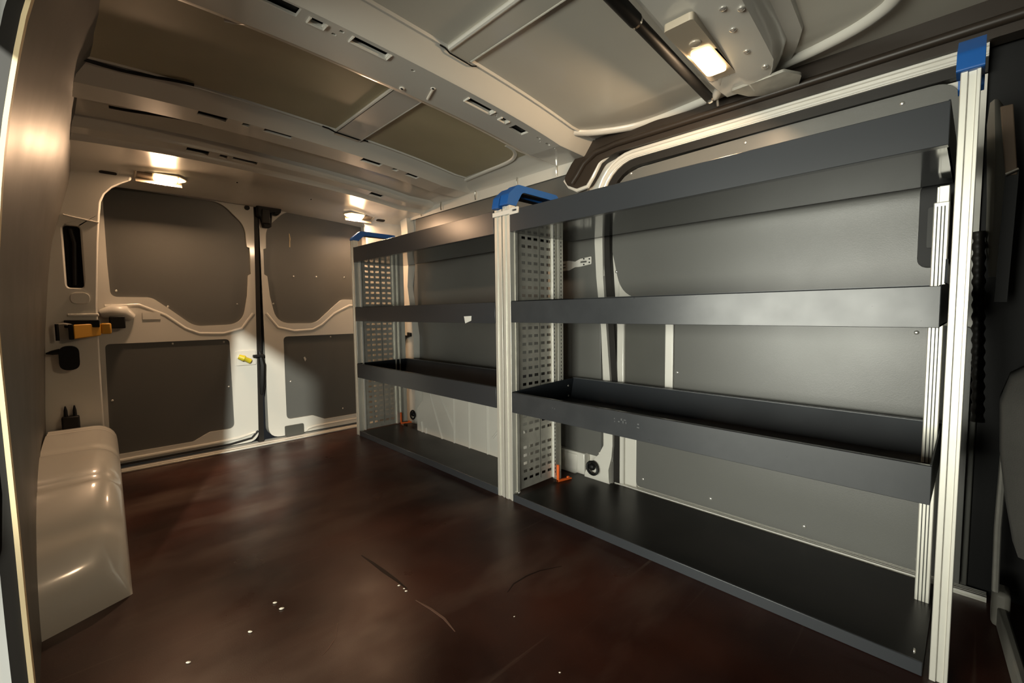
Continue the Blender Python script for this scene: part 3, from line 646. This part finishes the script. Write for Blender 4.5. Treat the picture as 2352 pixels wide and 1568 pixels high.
def tray(parent, y0, y1, zb, zt, xf, xb, backh, name='shelf', lip=True, fm_=None, label=None):
    """sheet-metal shelf tray: floor, front fascia, back wall leaning out with slotted lip, two end plates"""
    s = obj(name, G().box(xf+.002, xb, y0, y1, zb, zb+.004), UNDER, parent, label=label)
    obj('liner', G().box(xf+.004, xb-.003, y0+.003, y1-.003, zb+.004, zb+.007), DARKIN, s)
    g = G().box(xf-.002, xf+.001, y0, y1, zb, zt); g.box(xf-.002, xf+.012, y0, y1, zt-.002, zt)
    g.box(xf-.002, xf+.02, y0, y1, zb-.001, zb+.002)
    obj('fascia', g, fm_ or DARK, s, bevel=.0015)
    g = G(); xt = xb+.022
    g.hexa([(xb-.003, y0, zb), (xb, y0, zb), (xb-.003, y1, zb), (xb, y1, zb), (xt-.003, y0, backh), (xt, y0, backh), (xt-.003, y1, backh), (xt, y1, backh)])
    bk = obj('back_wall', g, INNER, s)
    if lip:
        g = G(); p = .024; ya = y0+.05; n = int((y1-y0-.1)/p)
        g.box(xt-.003, xt+.005, y0, y1, backh, backh+.002); g.box(xt+.013, xt+.018, y0, y1, backh, backh+.002)
        for i in range(n): g.box(xt+.005, xt+.013, ya+i*p+.010, ya+(i+1)*p, backh, backh+.002)
        g.box(xt+.005, xt+.013, y0, ya, backh, backh+.002); g.box(xt+.005, xt+.013, ya+n*p, y1, backh, backh+.002)
        obj('slotted_lip', g, LIPM, s, label='slotted top lip of the back wall')
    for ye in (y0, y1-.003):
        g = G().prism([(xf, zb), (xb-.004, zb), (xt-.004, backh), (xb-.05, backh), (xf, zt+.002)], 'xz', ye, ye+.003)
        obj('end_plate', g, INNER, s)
    screws(s, [(xf+.022, y0+.004, zt-.010), (xf+.022, y1-.004, zt-.010), (xb-.02, y1-.004, backh-.03), (xb-.02, y1-.004, zb+.018)], (0, -1, 0), .005)
    screws(s, [(xf+.022, y0+.004, zt-.010), (xb-.02, y0+.004, backh-.03)], (0, 1, 0), .005)
    return s
def handle(parent, y0, y1, xa, xb, zb, zt, label):
    """blue plastic grab handle arching from the front upright to the rear one"""
    out = rpoly([(xa-.004, zb, .004), (xa+.006, zt-.042, .02), (xa+.055, zt, .03), (xb-.03, zt-.002, .02), (xb, zt-.03, .015), (xb-.012, zb-.0, .004), (xb-.035, zb+.005, .004), (xb-.05, zt-.028, .015), (xa+.08, zt-.026, .025), (xa+.05, zb+.01, .02), (xa+.045, zb, .003)], 5)
    h = obj('handle', G().prism(out, 'xz', y0, y1), BLUE, parent, bevel=.004, label=label)
    obj('grip', G().box(xa+.085, xb-.055, y0+.004, y1-.004, zt-.030, zt-.0255), BLACK, h, bevel=.001)
    return h
COLS = [(1.260, 1.281), (1.294, 1.317), (1.329, 1.353), (1.370, 1.393), (1.407, 1.431)]
PIN = [(1.3595, 1.3625)]

# ---- far unit -----------------------------------------------------
u1 = thing('shelving_unit', (1.38, 1.96, 0), 'far shelving unit beside the rear doors with three dark trays', 'shelving', 'van shelving units along the side wall')
upright(u1, 2.605, 2.645, 1.192, label='far front upright'); upright(u1, 1.290, 1.331, 1.150, label='front upright left of the joint')
slots_on(u1, 1.296, XF+.004, .02, 1.13)
for y in (2.612, 1.295): obj('upright', G().box(1.50, 1.53, y, y+.03, 0, 1.16), ALU, u1, bevel=.002, label='rear upright')
sp = side_panel(u1, 2.608, 1.215, 1.50, .03, 1.14, COLS, .062)
obj('pin_row', G().box(1.3600, 1.3615, 2.6065, 2.608, .05, 1.12), GREYD, sp)
obj('flange', G().box(1.445, 1.455, 2.598, 2.608, .03, 1.14), ALU, sp); obj('flange', G().box(1.475, 1.482, 2.598, 2.608, .03, 1.14), ALU, sp); obj('flange', G().box(1.222, 1.232, 2.596, 2.608, .03, 1.14), ALUW, sp)
s = tray(u1, 1.333, 2.603, .363, .447, XF, 1.50, .452, label='lowest raised tray of the far unit')
s = tray(u1, 1.333, 2.603, .707, .790, XF, 1.52, .80, label='middle tray of the far unit')
obj('sticker', G().prism([(1.533, .734), (1.482, .736), (1.484, .716), (1.525, .704)], 'yz', XF-.0035, XF-.0018), STICK, s, label='torn white sticker')
s = tray(u1, 1.333, 2.603, 1.060, 1.148, XF, 1.53, 1.16, label='top tray of the far unit', lip=False)
bs = obj('base_tray', G().box(XF+.004, 1.455, 1.333, 2.603, .0, .026), BASEP, u1)
obj('fascia', G().box(XF-.001, XF+.004, 1.333, 2.603, 0, .031), DARK, bs, bevel=.0015)
handle(u1, 2.605, 2.635, XF-.006, 1.50, 1.192, 1.252, 'blue handle at the far end'); handle(u1, 1.293, 1.328, XF-.012, 1.50, 1.152, 1.236, 'left half of the blue handle pair')
# ---- near unit ------------------------------------------------------
u2 = thing('shelving_unit', (1.38, .64, 0), 'near shelving unit before the sliding door with three long dark trays', 'shelving', 'van shelving units along the side wall')
upright(u2, 1.243, 1.284, 1.158, label='front upright right of the joint'); upright(u2, .008, .035, 1.184, x1=XF+.03, label='nearest front upright, scuffed aluminium')
slots_on(u2, 1.249, XF+.004, .02, 1.13)
for y, z_ in ((1.262, 1.14), (.05, 1.0)): obj('upright', G().box(1.485, 1.512, y, y+.028, 0, z_), ALU, u2, bevel=.002, label='rear upright')
sp = side_panel(u2, 1.250, 1.212, 1.485, .03, 1.14, COLS, .062, skip=((.20, .24),))
obj('pin_row', G().box(1.3600, 1.3615, 1.2485, 1.25, .05, 1.12), GREYD, sp)
obj('flange', G().box(1.438, 1.450, 1.240, 1.250, .03, 1.14), ALUW, sp); obj('flange', G().box(1.470, 1.50, 1.238, 1.250, .36, 1.14), ALU, sp); obj('flange', G().box(1.215, 1.228, 1.240, 1.250, .03, 1.14), GALV, sp)
g = G()
for i in range(int(.75/.016)): g.box(1.4845, 1.4875, 1.2372, 1.2385, .40+i*.016, .408+i*.016)
o = obj('pin_holes', g, BLACK, sp); o['kind'] = 'stuff'
g = G()
for i in range(int(1.05/.016)): g.box(1.4425, 1.4455, 1.2392, 1.2405, .05+i*.016, .058+i*.016)
o = obj('pin_holes', g, BLACK, sp); o['kind'] = 'stuff'
for y in (.057, .063, .070):
    obj('groove', G().box(1.4842, 1.4856, y, y+.0022, .01, .99), GREYD, u2)
# right-hand end frame: two grooved rear posts seen beside the nearest upright
ef = obj('end_frame', G().box(1.26, 1.50, .012, .016, .03, 1.10), GALV, u2)
for x, x2 in ((1.50, 1.548), (1.552, 1.575)):
    g = G(); g.box(x, x2, .052, .07, 0, 1.04)
    for k in range(3): xx = x+(x2-x)*(.15+.3*k); g.box(xx, xx+.004, .068, .074, 0, 1.04)
    obj('rear_post', g, ALUW, ef, bevel=.001)
T3 = tray(u2, .046, 1.240, .359, .437, XF, 1.552, .452, fm_=SCUFF, label='lowest raised tray of the near unit')
screws(T3, [(1.575, y, .43) for y in (.95, .72, .42, .2)], (-1, 0, 0), .004)
for y, z, a, b in ((.773, .412, .004, .003), (.772, .403, .004, .003), (.757, .405, .006, .004), (.748, .413, .005, .006), (.742, .406, .004, .008), (.736, .413, .008, .003), (.732, .405, .003, .006), (.69, .408, .006, .004), (.69, .398, .008, .003), (1.03, .407, .004, .003), (1.02, .406, .005, .003)):
    obj('label_residue', G().box(XF-.0032, XF-.0018, y-a/2, y+a/2, z-b/2, z+b/2), LIPM, T3)
T2 = tray(u2, .046, 1.240, .711, .791, XF, 1.555, .806, fm_=SCUFF, label='middle tray of the near unit, scuffed')
obj('end_hook', G().prism([(XF+.1, .80), (XF+.2, .80), (XF+.14, .84), (XF+.11, .85)], 'xz', .042, .046), DARK, T2)
T1 = tray(u2, .046, 1.240, 1.056, 1.136, XF, 1.56, 1.15, label='top tray of the near unit', lip=False)
bs = obj('base_tray', G().box(XF+.004, 1.60, .045, 1.240, .0, .010), BASEP, u2)
obj('fascia', G().box(XF-.001, XF+.004, .045, 1.240, 0, .030), DARK, bs, bevel=.0015)
screws(bs, [(XF+.03, 1.236, .028), (XF+.03, .06, .03)], (0, -1, 0), .006)
handle(u2, 1.246, 1.290, XF-.006, 1.50, 1.160, 1.243, 'right half of the blue handle pair'); handle(u2, .004, .041, XF-.006, 1.33, 1.180, 1.258, 'blue handle at the near end')
jb = thing('joining_strap', (XF, 1.28, 1.12), 'small pale metal strap across the tops of the two middle uprights', 'strap')
obj('band', G().box(XF-.006, XF-.001, 1.232, 1.336, 1.122, 1.140), ALUW, jb, bevel=.002)
obj('tongue', G().prism(rrect(1.19, 1.237, 1.118, 1.142, .003), 'yz', XF-.008, XF-.003, [rrect(1.198, 1.222, 1.128, 1.135, .001)[::-1]]), ALUW, jb)
br = obj('wall_bracket', G().prism(rpoly([(1.175, .957, .004), (1.235, .950, .01), (1.265, .950, .0), (1.30, .938, .005), (1.345, .938, .005), (1.345, .950, 0), (1.32, .950, 0), (1.32, .956, 0), (1.345, .956, 0), (1.345, .964, 0), (1.32, .964, 0), (1.32, .970, 0), (1.345, .970, 0), (1.345, .982, .005), (1.30, .982, .005), (1.265, .975, 0), (1.235, .985, .01), (1.175, .990, .004)], 3), 'yz', 1.618, 1.623,
     [rrect(1.20, 1.235, .966, .974, .003)[::-1]]), ALUW, None, bevel=.001, label='pierced metal bracket on the grey wall behind the middle uprights', category='bracket')
screws(br, [(1.617, 1.185, .965), (1.617, 1.185, .98), (1.617, 1.215, .958), (1.617, 1.215, .983)], (-1, 0, 0), .0035, m=BLACK)

# ================================================================== LOOSE AND SMALL THINGS
def angle(x, y, label, m):
    g = G().box(x, x+.008, y-.012, y, .0, .075); g.hexa([(x, y-.012, .0), (x+.07, y-.03, .0), (x, y, .0), (x+.07, y-.018, .0), (x, y-.012, .010), (x+.07, y-.03, .008), (x, y, .010), (x+.07, y-.018, .008)])
    g.ball((x+.055, y-.02, .01), .008, .008, .006, 8, 5)
    return obj('angle_piece', g, m, bevel=.002, label=label, category='bracket')
a1 = angle(1.448, 1.236, 'bright orange angle piece at the foot of the middle uprights', ORANGE); a1.location.z += .0105
a2 = angle(1.462, 2.592, 'dim red-orange angle piece at the foot of the far upright', ORANGE); a2.location.z += .0265
def tie(x, y, z, label, r=.022):
    t = thing('tie_down_ring', (x, y, z-r), label, 'tie-down ring')
    obj('ring', G().tube([(x+.006*math.sin(a), y+r*1.1*math.cos(a)+.25*r*math.sin(a), z+r*math.sin(a)) for a in frange(0, 2*math.pi, 19)[:-1]], .0055, 8, closed=True), BLACK, t)
    obj('base', G().ball((x+.008, y+.008, z+.002), .012, .018, .016), BLACK, t)
tie(1.570, 1.135, .064, 'black tie-down ring on the white doorway foot', .025)
tie(1.575, 2.62, .062, 'black tie-down ring beside the ribbed liner', .026)
obj('cable_clip', G().prism(rpoly([(2.66, .60, 0), (2.70, .60, .005), (2.71, .54, 0), (2.695, .58, .005), (2.62, .595, .004), (2.62, .618, .006), (2.66, .622, .004)]), 'yz', 1.572, 1.584), BLACK, bevel=.002, label='small black cable clip on the white strip behind the far shelves', category='clip')
obj('wall_socket', G().prism(rrect(2.62, 2.69, .265, .285, .005), 'yz', 1.572, 1.586), BLACK, bevel=.003, label='black cap on the white strip under the far lowest tray', category='cap')
CR = [(.319, 1.235), (.324, 1.197), (.244, 1.161), (.123, 1.151), (.587, 1.072), (.590, 1.05), (.588, 1.036), (.726, .758), (.674, .569)]
c0 = None
for i, (x, y) in enumerate(CR):
    if c0 is None:
        g = G().ball((x, y, .0022), .0055, .0028, .0022, 8, 5); c0 = obj('wood_crumb', g, CRUMB)
        o = c0
    else:
        o = c0.copy(); COL.objects.link(o); o.location = (x, y, 0)
    o.rotation_euler.z = -.6+.2*math.sin(i*2.1); s_ = (1, 1.15, 1, .95, .7, .5, .7, .4, .45)[i]; o.scale = (s_, s_, s_)
    CL = ('one of two pale crumbs lying side by side on the brown floor',)*2 + ('lone pale crumb between the side-by-side pair and the leftmost crumb',
        'leftmost pale crumb on the brown floor') + ('tiny crumb in the trio at the end of the dark floor gouge',)*3 + ('single tiny crumb right of the pale floor scratch', 'tiny rightmost crumb on the brown floor near the bottom edge')
    o['label'] = CL[i]; o['category'] = 'crumb'; o['group'] = 'pale crumbs scattered on the floor'

# ---- cab seen past the nearest upright ---------------------------------
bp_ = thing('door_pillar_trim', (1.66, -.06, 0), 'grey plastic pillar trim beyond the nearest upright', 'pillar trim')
obj('post', G().box(1.652, 1.66, -.014, .008, 0, .50), GREYD, bp_, bevel=.002)  # white pillar foot; the nearest upright's shade is put into its dark grey
g = G(); rows = []
for z, y0, y1 in ((.82, -.020, -.032), (.9, -.012, -.033), (1.0, -.010, -.034), (1.1, -.006, -.033), (1.18, -.003, -.028), (1.23, -.006, -.02)):
    rows.append([(1.57, y0, z), (1.55, (y0+y1)/2, z), (1.56, y1, z), (1.62, y1-.01, z)])
g.grid(rows); obj('upper_trim', g, TRIMG, bp_, smooth=60)
obj('backing', G().box(1.66, 1.70, -.6, .0, -.1, 1.5), BLACK, bp_)
sb = thing('seat_belt', (1.5, -.05, .7), 'dark seat belt running down the pillar trim with a satin guide', 'seat belt')
obj('webbing', G().hexa([(1.50, -.030, .76), (1.51, -.030, .76), (1.50, -.050, .76), (1.51, -.050, .76), (1.50, -.036, 1.05), (1.51, -.036, 1.05), (1.50, -.056, 1.05), (1.51, -.056, 1.05)]), BLACK, sb)
obj('webbing', G().hexa([(1.497, -.036, 1.04), (1.507, -.036, 1.04), (1.497, -.054, 1.04), (1.507, -.054, 1.04), (1.515, -.022, 1.20), (1.52, -.022, 1.20), (1.515, -.042, 1.20), (1.52, -.042, 1.20)]), BELT, sb, bevel=.002, label='brown satin upper run')
obj('guide', G().tube([(1.494, -.036, 1.042), (1.494, -.055, 1.05)], .004, 10), CHROME, sb)
g = G(); g.tube([(1.56, .0-.016*(i/79), z) for i, z in enumerate(frange(.93, .47, 80))], [.0115+.0018*math.sin(i*1.3) for i in range(80)], 10)
obj('corrugated_hose', g, RUBBER, label='black corrugated hose between the nearest upright and the pillar trim', category='hose')
st = thing('passenger_seat', (1.32, -.30, 0), 'grey fabric cab seat at the right edge', 'seat')
bk = G(); rows = []
for z, y, b_ in ((.28, -.075, .0), (.36, -.066, .004), (.46, -.056, .006), (.56, -.052, .006), (.61, -.058, .0), (.65, -.085, -.02)):
    rows.append([(1.20, y-.05, z), (1.24, y+b_, z), (1.32, y+b_+.004, z), (1.42, y+b_, z), (1.46, y-.05, z), (1.46, y-.16, z)])
bk.grid(rows); obj('backrest', bk, SEAT, st, smooth=80)
obj('cushion', G().box(1.08, 1.5, -.7, -.16, .22, .40), SEAT, st, bevel=.05, seg=4)
obj('frame', G().tube([(1.46, -.058, .42), (1.47, -.056, .25), (1.47, -.058, .10)], .006, 8), GALV, st)
obj('base', G().box(1.15, 1.45, -.62, -.2, 0, .24), BLACK, st, bevel=.01)
obj('headrest', G().ball((1.33, -.20, .78), .11, .05, .08), SEAT, st)
sl = thing('seat_rail', (1.35, -.1, 0), 'bare metal seat rail at the bottom right corner', 'rail')
obj('rail', G().hexa([(1.10, -.11, 0), (1.53, -.078, 0), (1.10, -.095, 0), (1.53, -.062, 0), (1.10, -.11, .05), (1.53, -.078, .05), (1.10, -.095, .05), (1.53, -.062, .05)]), TRIMG, sl, bevel=.004)
obj('foot', G().box(1.50, 1.56, -.085, -.055, 0, .085), TRIMG, sl, bevel=.01)
